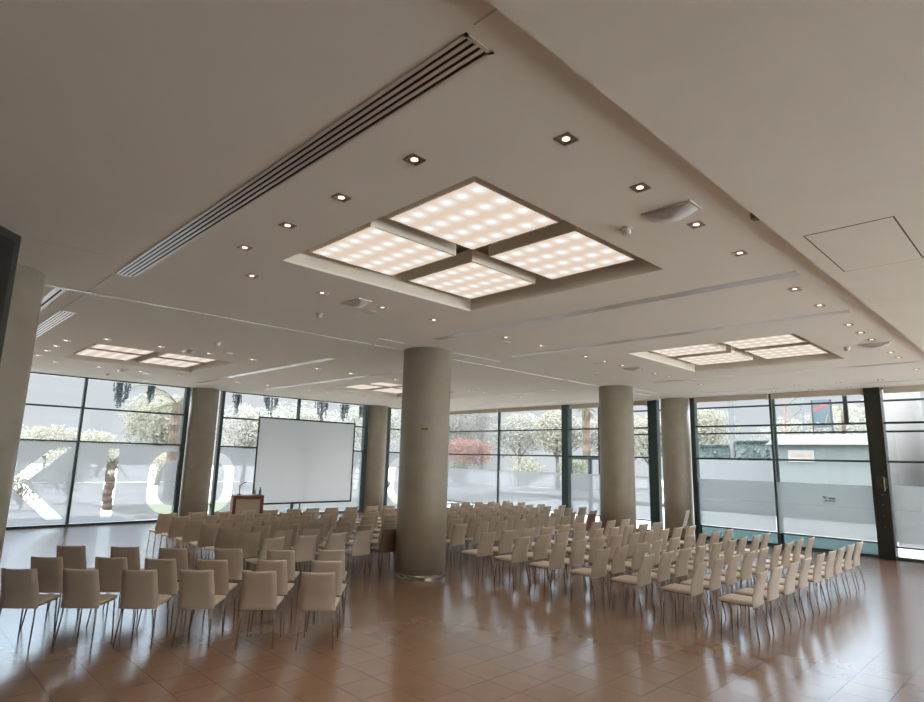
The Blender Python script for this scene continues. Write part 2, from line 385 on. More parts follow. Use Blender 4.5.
def far_bay(y0, y1, bottom=.36, ft=1.72, midline=True, film=True, blind=True, teal=False):
    wn[0] += 1
    w = structure(empty('window_%d' % wn[0], (0, 0, 0)))
    MB().box(XW + .005, XW + .017, y0, y1, .05, HW).build('pane', 'glass', w)
    fr = MB()
    for z in TRANS: fr.box(XW - .05, XW + .05, y0, y1, z - .025, z + .025)
    if bottom: fr.box(XW - .04, XW + .04, y0, y1, bottom - .02, bottom + .02)
    fr.box(XW - .06, XW + .06, y0, y1, 0, .07); fr.box(XW - .06, XW + .06, y0, y1, HW, HC)
    fr.build('window_frame', 'frame', w)
    if teal: MB().box(XW - .012, XW - .004, y0, y1, .07, bottom - .02).build('lower_pane', 'tealglass', w)
    if film:
        zs = [(bottom + .03, 1.157), (1.163, ft)] if midline else [(bottom + .03, ft)]
        for a, b_ in zs: MB().quad((XW - .02, y0 + .04, a), (XW - .02, y1 - .04, a), (XW - .02, y1 - .04, b_), (XW - .02, y0 + .04, b_)).build('frosted_film', 'frost' if y0 > 9 or y0 < 3.3 else 'frost_shaded', w)
    if blind:
        bl = MB(); n = 10
        MB().box(XW - .13, XW - .07, y0 + .06, y1 - .06, 4.0, HC).build('blind_cassette', 'blind', w, bevel=.012)
        MB().box(XW - .15, XW - .06, y0 + .02, y0 + .06, 3.98, HC).build('blind_bracket', 'white', w)
    return w
far_bay(16.16, 19.75); far_bay(12.99, 16.16); far_bay(9.62, 12.72)
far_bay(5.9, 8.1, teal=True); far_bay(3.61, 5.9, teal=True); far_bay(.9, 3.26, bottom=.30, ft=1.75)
far_bay(-1.5, .9); far_bay(-5.9, -1.5)
ub = MB()
for y in (16.16, 5.9, .9, -1.5): ub.box(XW - .03, XW + .05, y - (.04 if y > 10 else .028), y + (.04 if y > 10 else .028), 0, HC)
ub.box(XW - .15, XW + .12, 12.72, 12.99, 0, HC)
ub.box(XW - .1, XW + .1, 9.30, 9.42, 0, HC); ub.box(XW - .1, XW + .1, 8.06, 8.2, 0, HC)
ub.box(XW - .02, XW + .02, 9.4, 9.66, 0, HC)
ub.box(XW - .12, XW + .12, 19.7, 19.95, 0, HC)
for z in (.45, .62): ub.box(XW - .09, XW - .03, 9.42, 9.56, z, z + .07)
structure(ub.build('wall_far', 'frame'))

# leaning dark steel post
o = empty('steel_post', (XW - .02, 3.44, 0))
tag(o, 'broad dark steel post in the right glass wall with a small lock box', 'post')
p = MB().box(-.17, .17, -.175, .175, 0, HC).build('shaft', 'post', o, bevel=.008)
lb = MB().box(-.21, -.168, -.14, .06, 1.68, 1.95).build('lock_box', pbr('olive_metal', (.05, .045, .02), .4, .4, var=.2), o, bevel=.006)
MB().tube([(-.24, -.1, 1.62), (-.24, -.1, 1.95)], .012).build('pull_handle', 'chrome', o)
bo = MB()
for z in (.75, 1.0, 1.25, 1.5): bo.lathe([(.012, 0), (.012, .004)], n=10)
bo.bm.free()
for z in (.75, 1.02, 1.28, 1.52):
    MB().tube([(-.168, -.02, z), (-.176, -.02, z)], .012, 10).build('bolt', 'chrome', o)

# ------------------------------------------------------------------ columns
def column(x, y, r, label, ring=True, rust=None):
    o = empty('concrete_column', (x, y, 0)); tag(o, label, 'column')
    MB().lathe([(r, .0), (r, 1.2), (r, 2.4), (r, HC)], n=64).build('shaft', 'concrete', o, smooth=True)
    if ring: MB().lathe([(r + .006, 0), (r + .006, .085), (r + .001, .087)], n=64, cap=False).build('base_ring', 'steel', o, smooth=True)
    if rust:
        g = MB(); a0, dz = rust
        g.grid([[((r + .0015) * math.cos(a), (r + .0015) * math.sin(a), z) for a in [a0 + t * .045 for t in range(-3, 4)]] for z in (dz - .022, dz + .022)])
        g.build('tape_mark', pbr('ochre_tape', (.26, .18, .05), .6, var=.2), o)
    return o
column(7.50, 8.62, .46, 'thick round concrete column in the middle of the hall with a steel base ring', rust=(math.radians(228), 2.63))
column(14.33, 8.62, .45, 'round concrete column standing among the chairs of the right half')
column(.805, 8.6, .45, 'round concrete column at the left edge, beside the dark partition panel', ring=False)
for (x, y, l) in ((7.66, YW, 'round concrete column in the left glass wall, between the letter O halves'), (14.64, YW, 'round concrete column in the left glass wall, right of the projection screen'), (XW, 8.72, 'round concrete column set in the far right glass wall')):
    column(x, y, .43, l, ring=False)

# dark folding partition panel beside the left column
o = empty('partition_panel', (.765, 6.965, 0), math.radians(48)); tag(o, 'tall black framed partition panel cut by the left photo edge', 'partition')
MB().box(-1.1, 0, -.03, .03, .02, 4.12).build('frame', pbr('dark_olive_metal', (.05, .055, .045), .5, .2, var=.1), o, bevel=.02)
MB().box(-1.0, -.10, -.036, -.03, .1, 4.03).build('infill', 'black', o)

# ------------------------------------------------------------------ ceiling tracks for the sliding wall
tk = MB(); z0, z1 = HC - .006, HC
def strip(a, b_, w=.05):
    a, b_ = Vector((*a, 0)), Vector((*b_, 0)); d = (b_ - a).normalized(); n = Vector((-d.y, d.x, 0)) * w / 2
    v = [a - n, b_ - n, b_ + n, a + n]
    vs = [tk.bm.verts.new((p.x, p.y, z0)) for p in v] + [tk.bm.verts.new((p.x, p.y, z1)) for p in v]
    for f in ((3,2,1,0),(4,5,6,7),(0,1,5,4),(1,2,6,5),(2,3,7,6),(3,0,4,7)): tk.bm.faces.new([vs[i] for i in f])
strip((1.25, 8.98), (12.2, 8.9), .07); strip((12.5, 8.9), (17.8, 8.85), .07)
strip((6.13, 8.36), (6.95, 8.36)); strip((7.9, 8.34), (9.22, 8.3)); strip((6.13, 8.34), (6.4, 8.93)); strip((8.43, 8.33), (8.43, 8.9)); strip((9.2, 8.3), (9.37, 8.9))
strip((13.3, 8.43), (13.9, 8.43)); strip((14.8, 8.4), (16.2, 8.4)); strip((13.3, 8.43), (13.45, 8.85)); strip((16.2, 8.4), (16.2, 8.85))
strip((1.5, 9.0), (1.52, 12.2), .13)
tag(tk.build('partition_track', 'whitemet'), 'thin white ceiling track crossing the hall above the columns', 'ceiling track')
dk = MB(); dk.box(1.505, 1.53, 9.05, 12.1, HC - .0065, HC - .0061); dk.box(1.3, 12.1, 8.935, 8.945, HC - .0065, HC - .0061)

dk.build('track_groove', 'slot', bpy.data.objects['partition_track'])

# ------------------------------------------------------------------ linear air vents
def vent(x, y0, y1, w, slots, label, axis='y'):
    o = empty('linear_air_vent', (x, y0, HC)); tag(o, label, 'air vent', 'slotted vents in the ceiling')
    l = y1 - y0; f = .024 if w > .15 else .014
    fr = MB(); fr.box(-w/2, -w/2 + f, 0, l, -.008, 0); fr.box(w/2 - f, w/2, 0, l, -.008, 0); fr.box(-w/2, w/2, 0, f, -.008, 0); fr.box(-w/2, w/2, l - f, l, -.008, 0)
    fr.build('frame', 'alu', o)
    MB().box(-w/2 + .005, w/2 - .005, .005, l - .005, -.0015, 0).build('slot_backing', 'slot', o)
    iw = w - 2*f; bw = iw / (slots * 2.2 - 1.2) * 1.2; sw = (iw - bw*(slots-1)) / slots
    for k in range(slots - 1):
        a = -w/2 + f + sw*(k+1) + bw*k
        MB().box(a, a + bw, f, l - f, -.007, -.0015).build('blade', 'alu', o)
    return o
V = [(1.89, 1.86, 7.70, .20, 4, 'large four-slot air vent nearest the camera at upper left of the ceiling'),
     (6.80, 1.86, 7.60, .16, 4, 'slotted ceiling vent just beyond the nearest light well'),
     (8.92, 1.86, 7.66, .13, 3, 'slotted ceiling vent just before the right light well'),
     (13.95, 1.86, 7.30, .13, 3, 'slotted ceiling vent just beyond the right light well'),
     (16.80, 1.86, 7.30, .13, 3, 'slotted ceiling vent closest to the far right windows'),
     (1.88, 10.47, 16.2, .20, 4, 'four-slot ceiling vent emerging from behind the left edge column'),
     (6.78, 10.9, 18.1, .16, 4, 'slotted ceiling vent between the left light well and the screen'),
     (8.88, 10.9, 18.0, .13, 3, 'slotted ceiling vent above the projection screen'),
     (13.97, 10.45, 16.5, .13, 3, 'slotted ceiling vent behind the middle column towards the far corner'),
     (16.80, 10.6, 17.6, .13, 3, 'slotted ceiling vent along the far corner windows')]
for v in V: vent(*v)

# ------------------------------------------------------------------ light wells: four panels in each
PW, GAP = 1.12, .245
def light_unit(x, y, label):
    o = empty('ceiling_light', (x + TS/2, y + TS/2, HC)); tag(o, label, 'ceiling light', 'four-panel lights sunk in the ceiling')
    for sx in (-1, 1):
        for sy in (-1, 1):
            c = (sx * (PW + GAP)/2, sy * (PW + GAP)/2)
            w = PW/2; t = .018
            fb = MB()
            for a in ((-w, -w + t, -w, w), (w - t, w, -w, w), (-w + t, w - t, -w, -w + t), (-w + t, w - t, w - t, w)): fb.box(a[0], a[1], a[2], a[3], .10, .24)
            fb.box(-w + t, w - t, -w + t, w - t, .22, .235)
            f = fb.build('panel_frame', 'recess', o, loc=(c[0], c[1], 0))
            MB().quad((-w + t, -w + t, .103), (-w + t, w - t, .103), (w - t, w - t, .103), (w - t, -w + t, .103)).build('diffuser', 'panel', f)
            for hx in (-.4, .4):
                MB().tube([(hx, 0, .235), (hx, 0, .42)], .006, 6).build('hanger', 'black', f)
    return o
for t, l in zip(TR, ('nearest and largest four-panel ceiling light, above the open floor', 'four-panel ceiling light at right, above the right chair block', 'four-panel ceiling light at far left near the lettered window', 'four-panel ceiling light half hidden by the middle column')):
    light_unit(t[0], t[1], l)

# ------------------------------------------------------------------ downlights
def make_down():
    o = empty('downlight')
    w = .058
    fb = MB()
    for a in ((-w, -w + .012, -w, w), (w - .012, w, -w, w), (-w + .012, w - .012, -w, -w + .012), (-w + .012, w - .012, w - .012, w)): fb.box(*a, -.006, 0)
    fb.build('trim_ring', 'nickel', o)
    MB().box(-w + .01, w - .01, -w + .01, w - .01, -.002, 0).build('recess_plate', 'nickel', o)
    MB().lathe([(.026, -.006), (.026, -.002)], n=16).build('lens', 'lamp', o)
    MB().box(w + .002, w + .010, -w, w, -.012, 0).build('clip', 'whitemet', o)
    return reg(o)
first = make_down()
RX = [2.92, 3.86, 4.82, 5.78, 7.41, 8.37, 9.78, 10.46, 11.15, 11.87, 12.57, 13.22, 14.97]
spots = []
RN = {2.08: 'right-hand row', 6.53: 'row before the middle column', 12.52: 'row beyond the ceiling track', 16.92: 'row nearest the left windows'}
for y, rn in RN.items():
    for i, x in enumerate(RX):
        spots.append((x, y, 'small square downlight, %s from the camera end of the %s' % (ORD[i], rn)))
for i, y in enumerate((3.01, 3.92, 4.79, 5.66)): spots.append((2.43, y, 'small square downlight, %s from right beside the large near vent' % ORD[i]))
for i, y in enumerate((13.35, 14.24, 15.11, 16.03)): spots.append((2.43, y, 'small square downlight, %s from right beside the left light well' % ORD[i]))
for i, y in enumerate((2.96, 3.80, 4.72, 12.9, 14.1, 15.3)): spots.append((16.35, y, 'tiny downlight, %s from right in the row before the far windows' % ORD[i]))
for i, y in enumerate((3.83, 4.70, 5.6, 13.4, 14.6)): spots.append((17.42, y, 'tiny downlight, %s from right in the row against the far windows' % ORD[i]))
lampdata = bpy.data.lights.new('downlight_beam', 'SPOT'); lampdata.energy = 22; lampdata.color = (1., .82, .62); lampdata.spot_size = math.radians(95); lampdata.spot_blend = .8; lampdata.shadow_soft_size = .04
for i, (x, y, l) in enumerate(spots):
    o = first if i == 0 else copy_tree(first)
    o.location = (x, y, HC); tag(o, l, 'downlight', 'small downlights in the ceiling')
    ld = bpy.data.objects.new('downlight_beam', lampdata); C.objects.link(ld); ld.location = (0, 0, -.03); ld.parent = o

# ------------------------------------------------------------------ small ceiling fittings
def make_emerg():
    o = empty('emergency_light')
    MB().box(-.11, .11, -.21, .21, -.012, .004).build('housing', 'white', o)
    g = MB(); rows = []
    for i in range(9):
        t = i / 8; y = -.19 + .38*t; b_ = -.012 - .05*math.sin(PI*t)
        rows.append([(-.09, y, -.012), (-.085, y, b_), (.085, y, b_), (.09, y, -.012)])
    g.grid(rows); g.build('diffuser', 'opal', o, smooth=True)
    return reg(o)
e0 = make_emerg()
for i, (x, y, rz, l) in enumerate([(4.42, 2.11, 0, 'long white emergency light nearest the camera, right of the near light well'), (4.42, 6.58, 0, 'white emergency light beyond the near light well'), (4.40, 12.45, 0, 'white emergency light before the left light well'), (4.42, 17.0, 0, 'white emergency light beyond the left light well'), (11.60, 2.11, 0, 'emergency light right of the right light well by the soffit'), (11.60, 6.54, 0, 'emergency light between the right light well and the second column')]):
    o = e0 if i == 0 else copy_tree(e0); o.location = (x, y, HC); tag(o, l, 'emergency light', 'emergency lights on the ceiling')
def make_det():
    o = empty('smoke_detector')
    MB().lathe([(.055, -.018), (.055, 0)], n=20).build('base', 'white', o)
    MB().lathe([(.022, -.07), (.036, -.062), (.042, -.045), (.042, -.018)], n=20).build('sensor_head', 'white', o, smooth=True)
    return reg(o)
d0 = make_det()
for i, (x, y, l) in enumerate([(4.5, 2.57, 'white smoke detector right of the near light well'), (4.45, 7.56, 'white smoke detector between near light well and ceiling track'), (11.63, 2.53, 'smoke detector right of the right light well'), (11.67, 7.51, 'smoke detector beyond the right light well'), (4.42, 11.1, 'smoke detector between ceiling track and left light well'), (4.38, 18.2, 'smoke detector over the I of the left window'), (9.6, 11.1, 'smoke detector just right of the middle column top')]):
    o = d0 if i == 0 else copy_tree(d0); o.location = (x, y, HC); tag(o, l, 'smoke detector', 'smoke detectors')
def make_disc():
    o = empty('ceiling_speaker')
    MB().lathe([(.10, -.006), (.105, -.003), (.105, 0)], n=28).build('rim', 'white', o)
    MB().lathe([(.088, -.009), (.09, -.005)], n=28).build('grille', 'opal', o)
    return reg(o)
s0 = make_disc()
for i, (x, y, l) in enumerate([(4.85, 6.89, 'flat round ceiling speaker beyond the near light well'), (7.74, 6.85, 'flat round ceiling speaker under the second vent'), (10.66, 6.83, 'flat round ceiling speaker left of the right light well'), (5.07, 12.16, 'flat round ceiling speaker right of the left light well'), (5.02, 17.18, 'flat round ceiling speaker by the left window wall'), (12.7, 12.3, 'flat round ceiling speaker toward the far corner')]):
    o = s0 if i == 0 else copy_tree(s0); o.location = (x, y, HC); tag(o, l, 'speaker', 'flat round ceiling speakers')
# access hatch in the dropped soffit and small sensor at its edge
o = empty('access_hatch', (6.2, 1.13, HB)); tag(o, 'large rectangular access hatch in the plain ceiling at upper right', 'hatch')
MB().box(-.65, .65, -.315, .315, -.003, .004).build('lid', 'soffit', o)
gb = MB()
for a in ((-.662, -.65, -.327, .327), (.65, .662, -.327, .327), (-.65, .65, -.327, -.315), (-.65, .65, .315, .327)): gb.box(*a, -.001, 0)
gb.build('shadow_gap', pbr('gap_dark', (.08, .07, .05), .9, var=.2), o)
o = empty('ceiling_sensor', (4.92, 1.62, HC)); tag(o, 'small dark sensor tucked against the edge of the dropped ceiling', 'sensor')
MB().lathe([(.04, -.05), (.05, -.03), (.05, 0)], n=16).build('body', pbr('dark_sensor', (.12, .10, .07), .5, var=.1), o)

# ------------------------------------------------------------------ chairs
def make_chair():
    root = empty('chair')
    # backrest panel: one padded curved board, wider at the seat, reaching below the seat
    def section(z, w, y, th, n=6):
        pts = []
        for sgn in (1, -1):
            r = [(-w + 2*w*i/(n), y + sgn*th/2 * (1 - .0) ) for i in range(n+1)]
            pts += r if sgn == 1 else r[::-1]
        out_ = []
        for (x, yy) in pts:
            edge = max(0, abs(x)/w - .9) / .1
            yy = y + (yy - y) * (1 - .55*edge) - .012 * (1 - (x/w)**2)     # faint cupping, rounded sides
            out_.append((x, yy, z))
        return out_
    def prof(z):
        t = (z - .395) / .425
        return -.085 * t**1.5 + .012*math.sin(PI*min(1, t*1.4)), .203 - .020 * t
    g = MB(); rows = []
    for z in [.395, .40, .43, .48, .54, .60, .66, .72, .77, .80, .812]:
        y, w = prof(z); th = .030
        if z == .395: th, w = .018, w - .006
        if z == .812: th, w = .020, w - .004
        rows.append(section(z, w, y, th))
    # raise the corners of the top edge a touch
    top = []
    for (x, y, z) in rows[-1]: top.append((x, y, z + .009 * (abs(x)/.18)**3))
    rows[-1] = top
    gg = g.grid(rows, close=True); g.bm.faces.new(gg[0][::-1]); g.bm.faces.new(gg[-1])
    g.build('backrest', 'leather', root, smooth=True)
    # seat
    s = MB(); rows = []
    for y, w, zt, zb in ((.0, .200, .452, .425), (.02, .205, .456, .420), (.15, .207, .456, .418), (.30, .205, .457, .418), (.40, .200, .455, .420), (.425, .193, .448, .426)):
        rows.append([(-w, y, (zt+zb)/2), (-w + .008, y, zt - .003), (-w*.6, y, zt), (w*.6, y, zt), (w - .008, y, zt - .003), (w, y, (zt+zb)/2), (w - .008, y, zb), (-w + .008, y, zb)])
    gg = s.grid(rows, close=True); s.bm.faces.new(gg[0][::-1]); s.bm.faces.new(gg[-1])
    s.build('seat', 'leather', root, smooth=True)
    for sx in (-1, 1):
        MB().tube([(sx*.175, .005, .42), (sx*.180, -.002, .3), (sx*.198, -.050, .0)], [.0095, .009, .0075], 8).build('leg', 'chrome', root, smooth=True)
        MB().tube([(sx*.178, .385, .425), (sx*.182, .392, .25), (sx*.192, .405, .0)], [.0095, .009, .0075], 8).build('leg', 'chrome', root, smooth=True)
    fb = MB()
    for sx in (-1, 1): fb.tube([(sx*.17, .01, .408), (sx*.17, .38, .408)], .008, 6)
    fb.tube([(-.17, .38, .408), (.17, .38, .408)], .008, 6)
    fb.build('seat_frame', 'chrome', root, smooth=True)
    return reg(root)
chair0 = make_chair(); nch = [0]
def place(xt, yt, face, label, group, leather=None):
    """xt, yt: where the middle of the top edge of the back stands; face: heading in degrees"""
    o = chair0 if nch[0] == 0 else copy_tree(chair0); nch[0] += 1
    f = math.radians(face); xt *= 1.008; yt *= 1.008
    o.location = (xt + .075*math.cos(f), yt + .075*math.sin(f), 0); o.rotation_euler = (0, 0, f - PI/2)
    if leather:
        label = label.replace('cream', 'dark brown')
        for ch in (list(o.children)):
            if ch.name.startswith(('seat', 'backrest')) and not ch.name.startswith('seat_frame'):
                ch.material_slots[0].link = 'OBJECT'; ch.material_slots[0].material = M[leather]
    tag(o, label, 'chair', group)
    return o
R1 = [(1.36, 8.09), (1.85, 7.71), (2.32, 7.31), (2.79, 6.94), (3.30, 6.49), (3.78, 6.05)]
R2 = [(1.73, 8.77), (2.31, 8.35), (2.73, 7.91), (3.19, 7.50), (3.75, 7.08), (4.26, 6.65)]
R3 = [(2.15, 9.59), (2.68, 9.13), (3.14, 8.67), (3.71, 8.23), (4.22, 7.74), (4.78, 7.36)]
for R_, rn in ((R1, 'nearest'), (R2, 'middle'), (R3, 'farthest')):
    for i, (x, y) in enumerate(R_):
        place(x, y, 50 + random.uniform(-2, 2), 'cream chair, %s from left in the %s row of the angled left group' % (ORD[i], rn), 'angled chairs at front left')
# right block: seven rows of nine
YB = [2.90, 3.68, 4.44, 5.20, 5.995, 6.78, 7.57]
XB = [8.19, 8.75, 9.33, 9.91, 10.52, 11.11, 11.71, 12.31, 12.90]
for j, y in enumerate(YB):
    for i, x in enumerate(XB):
        if j == 0: x = [8.17, 8.75, 9.33, 9.90, 10.60, 11.20, 11.75, 12.37, 12.98][i]
        place(x + random.uniform(-.015, .015), y + random.uniform(-.015, .015), 90 + random.uniform(-2.5, 2.5), 'cream chair, %s from the aisle, %s row from right, right block' % (ORD[i], ORD[j]), 'chairs of the right block')
# long rear block: seven rows across the hall
XL = [4.72, 5.30, 5.88, 6.43, 6.99, 7.57, 8.14, 8.73, 9.37, 9.95, 10.55, 11.10, 11.68, 12.25, 12.83, 13.38, 13.88, 14.42, 15.04]
XROW = {2: {9: 9.95, 10: 10.53, 11: 11.05, 12: 11.61, 13: 12.22, 14: 12.76, 15: 13.34, 16: 13.96, 17: 14.47, 18: 15.12},
        3: {11: 11.01, 12: 11.61, 13: 12.15, 14: 12.80, 15: 13.34, 16: 13.84, 17: 14.45, 18: 15.12},
        4: {10: 10.40, 11: 10.95, 12: 11.49, 13: 12.02, 14: 12.62, 15: 13.22, 16: 13.78, 17: 14.38, 18: 14.93},
        5: {6: 8.14, 7: 8.65, 8: 9.28, 9: 9.82, 10: 10.36, 11: 10.93, 12: 11.50, 13: 12.09, 14: 12.65, 15: 13.20, 16: 13.77, 17: 14.42, 18: 15.0},
        6: {6: 8.05, 7: 8.59, 8: 9.15, 9: 9.78, 10: 10.33, 11: 10.93, 12: 11.53, 13: 12.14, 14: 12.74, 15: 13.19, 16: 13.75, 17: 14.33, 18: 15.02}}
YL = [8.93, 9.74, 10.50, 11.27, 12.02, 12.81, 13.57]; YR = [8.79, 9.55, 10.26, 11.0, 11.65, 12.45, 13.13]
for j in range(7):
    for i, x in enumerate(XL):
        if j == 0 and (i in (5, 6) or i > 15): continue
        x = XROW.get(j, {}).get(i, x)
        t = min(1, max(0, (x - 4.72) / 7.)); y = YL[j] + (YR[j] - YL[j]) * t
        dy = 0
        if j == 1 and i > 14: y += -.12
        place(x + random.uniform(-.015, .015), y + random.uniform(-.015, .015), 90 + random.uniform(-2.5, 2.5), 'cream chair, %s from left in the %s row of the long rear block' % (ORD[i], ORD[j]), 'chairs of the long block facing the screen', 'leather2' if (i, j) in ((4, 0), (15, 0)) else None)

# ------------------------------------------------------------------ lectern, microphone, bottle
lx, ly = 6.93, 14.58; lr = math.radians(-18)
o = empty('lectern', (lx, ly, 0), lr); tag(o, 'wooden lectern with a cream front panel standing left of the screen', 'lectern')
W, D, H = .36, .25, 1.10
MB().box(-W, W, -D, D, H - .09, H).build('top', 'wood', o, bevel=.004)
for sx in (-1, 1): MB().box(sx*W - (.075 if sx > 0 else 0), sx*W + (.075 if sx < 0 else 0), -D, D, 0, H - .09).build('side_panel', 'wood', o, bevel=.004)
MB().box(-W + .075, W - .075, -D + .03, -D + .05, .08, H - .09).build('front_panel', 'cream', o)
MB().box(-W + .075, W - .075, -D + .01, D - .02, 0, .08).build('plinth', 'wood', o)
rt = Matrix.Rotation(lr, 3, 'Z')
def on_lect(dx, dy): v = rt @ Vector((dx, dy, 0)); return (lx + v.x, ly + v.y, H)
o = empty('microphone', on_lect(-.20, 0), lr); tag(o, 'black gooseneck microphone standing on the lectern', 'microphone')
MB().lathe([(.05, 0), (.05, .015), (.02, .025)], n=20).build('base', 'black', o)
MB().tube([(0, 0, .02), (0, 0, .22)], .010, 8).build('stem', 'black', o)
MB().tube([(-.02, 0, .21), (.02, 0, .24), (.10, 0, .295)], .007, 8).build('gooseneck', 'black', o)
MB().tube([(.09, 0, .29), (.15, 0, .315)], .013, 10).build('capsule', 'black', o, smooth=True)
o = empty('bottle', on_lect(.29, 0), 0); tag(o, 'small blue plastic bottle on the right end of the lectern', 'bottle')
MB().lathe([(.028, 0), (.030, .01), (.030, .11), (.012, .145), (.012, .155)], n=16).build('body', 'blue', o, smooth=True)
MB().lathe([(.015, .155), (.015, .18)], n=12).build('cap', 'black', o)
o = empty('handheld_microphone', on_lect(.17, .02), 0); tag(o, 'small dark handheld microphone with pale head standing on the lectern beside the bottle', 'microphone')
MB().lathe([(.013, 0), (.016, .10)], n=12).build('handle', 'black', o); MB().lathe([(.016, .10), (.024, .12), (.024, .145), (.012, .16)], n=12).build('head', 'whitemet', o, smooth=True)

# ------------------------------------------------------------------ projection screen on a tripod (perspective-fitted at y = 15.5)
SY = 15.6
o = empty('projection_screen', (9.12, SY, 0)); tag(o, 'large white projection screen on a tripod stand in front of the left windows', 'projection screen')
w = 1.56
MB().quad((-w, -.004, .80), (w, -.004, .80), (w, -.004, 3.10), (-w, -.004, 3.10)).build('fabric', 'screen', o)
bb = MB(); bb.box(-w - .025, -w + .02, -.012, -.0062, .80, 3.10); bb.box(w - .02, w + .025, -.012, -.0062, .80, 3.10); bb.box(-w - .025, w + .025, -.012, -.0062, 3.08, 3.12)
bb.build('black_border', 'black', o)
MB().tube([(-w - .03, .02, .78), (w + .03, .02, .78)], .028, 12).build('roller_case', 'black', o)
MB().tube([(0, .24, .12), (0, .24, 3.1), (0, .03, 3.11)], .018, 10).build('pole', 'frame', o)
MB().tube([(-w - .01, .03, 3.11), (w + .01, .03, 3.11)], .015, 8).build('top_bar', 'black', o)
for sx in (-1, 1): MB().tube([(sx*(w + .005), .02, 3.05), (sx*(w + .005), .02, 3.26)], .008, 6).build('hook', 'black', o)
for a in (90, 210, 330):
    a = math.radians(a); MB().tube([(0, .24, .55), (math.cos(a)*.5, .24 + math.sin(a)*.5, .012)], .012, 8).build('leg', 'black', o)

# leaflet / acrylic board leaning by the wall column
o = empty('acrylic_stand', (15.0, 7.1, 0)); tag(o, 'slim pale acrylic display stand in front of the far wall column', 'stand')
MB().box(-.14, .14, -.12, .12, 0, .015).build('base', 'steel', o, bevel=.003)
MB().tube([(0, 0, .01), (0, 0, .60)], .014, 8).build('post', 'chrome', o)
MB().box(-.10, .10, -.006, .006, -.02, .44).build('display_holder', 'opal', o).matrix_local = Matrix.Translation((0, .05, .56)) @ Matrix.Rotation(math.radians(16), 4, 'X')

# notice on the right window
o = empty('window_notice', (XW - .03, 4.61, 1.30)); tag(o, 'small white notice with blue print stuck on the frosted right window', 'notice')
MB().quad((-.001, -.19, -.12), (-.001, .19, -.12), (-.001, .19, .12), (-.001, -.19, .12)).build('sheet', 'paper', o)
ib = MB(); ib.box(-.004, -.002, -.14, .01, .035, .075); ib.box(-.004, -.002, -.14, .10, -.02, .005); ib.box(-.004, -.002, .08, .13, .05, .09); ib.box(-.004, -.002, .10, .145, .07, .10); ib.box(-.004, -.002, .10, .14, -.045, -.03); ib.box(-.004, -.002, .10, .14, .01, .02); ib.box(-.004, -.002, -.06, -.035, -.115, -.105)
ib.build('blue_print', 'ink', o)

# ------------------------------------------------------------------ outside
structure(MB().box(-60, 90, Y0 - .2, 110, -.30, -.16).build('trim_6', 'plaza'))
structure(MB().box(-60, 90, -40, Y0 - .2, -.30, -.16).build('trim_11', pbr('bounce_terrace', (.85, .84, .82), .7, var=.03, scale=1.)))  # unseen white ground, added to bounce daylight up into the hall
g0 = MB(); g0.box(7.0, 34, 24.1, 28.6, -.165, -.150); g0.box(48, 80, -30, 30, -.165, -.157)
tag(g0.build('lawn', 'grass'), 'green lawn outside beyond the plaza', 'lawn', kind='stuff')
kb = MB(); kb.box(7.0, 30, 22.6, 23.3, -.16, -.12); kb.box(31, 31.5, -10, 29, -.16, .05)
structure(kb.build('trim_7', 'kerb'))
# blue-grey shadow of the building, painted as a strip outside the left windows
structure(MB().box(-6, 6.6, 21.4, 24.3, -.17, -.15).build('trim_8', pbr('blue_grey_shade', (.018, .036, .05), .6, var=.12, scale=1.2)))
# outer facade line beyond the right windows
of = MB(); XO = 18.8
for z in (3.10, 3.90): of.box(XO - .03, XO + .03, -6, 12.0, z - .025, z + .025)
for y in (6.08, 12.0): of.box(XO - .04, XO + .04, y - .04, y + .04, -.15, 4.6)
of.box(XO - .04, XO + .04, 4.20, 4.30, 3.30, 4.6)
of.box(18.3, XO + .1, -6, 12.1, 4.62, 4.7)
structure(of.build('trim_9', 'frame'))
# glass door kiosk outside
o = empty('outer_door', (19.6, 12.9, -.16)); tag(o, 'dark framed glass door outside beyond the second right window', 'door')
fb = MB(); fb.box(-.05, .05, -1.3, 1.1, 2.38, 2.52)
for y in (.98, -.02, -1.3): fb.box(-.05, .05, y, y + .12, 0, 2.4)
fb.build('door_frame', 'frame', o); MB().box(-.01, .01, -1.2, 1.0, .05, 2.4).build('door_glass', 'glass', o)

def leafball(name, m, parent, blobs, n, size, flat=1.):
    """crown of small two-sided leaves scattered through ellipsoid blobs"""
    g = MB()
    tot = sum(b_[3]**2 for b_ in blobs)
    for (bx, by, bz, r, rzz) in blobs:
        for k in range(int(n * r * r / tot)):
            while 1:
                v = Vector((random.uniform(-1, 1), random.uniform(-1, 1), random.uniform(-1, 1)))
                if .25 < v.length < 1: break
            v = v.normalized() * (v.length ** .5)
            p = Vector((bx + v.x*r, by + v.y*r, bz + v.z*rzz))
            a = (v.normalized() + Vector((random.gauss(0, .4), random.gauss(0, .4), random.gauss(0, .4)))).normalized(); b2 = a.orthogonal().normalized(); b2 = Matrix.Rotation(random.uniform(0, 6.28), 3, a) @ b2; c2 = a.cross(b2)
            s = size * random.uniform(.5, 1.2)
            g.quad(p - b2*s, p - c2*s*.5, p + b2*s, p + c2*s*.5)
    return g.build(name, m, parent)
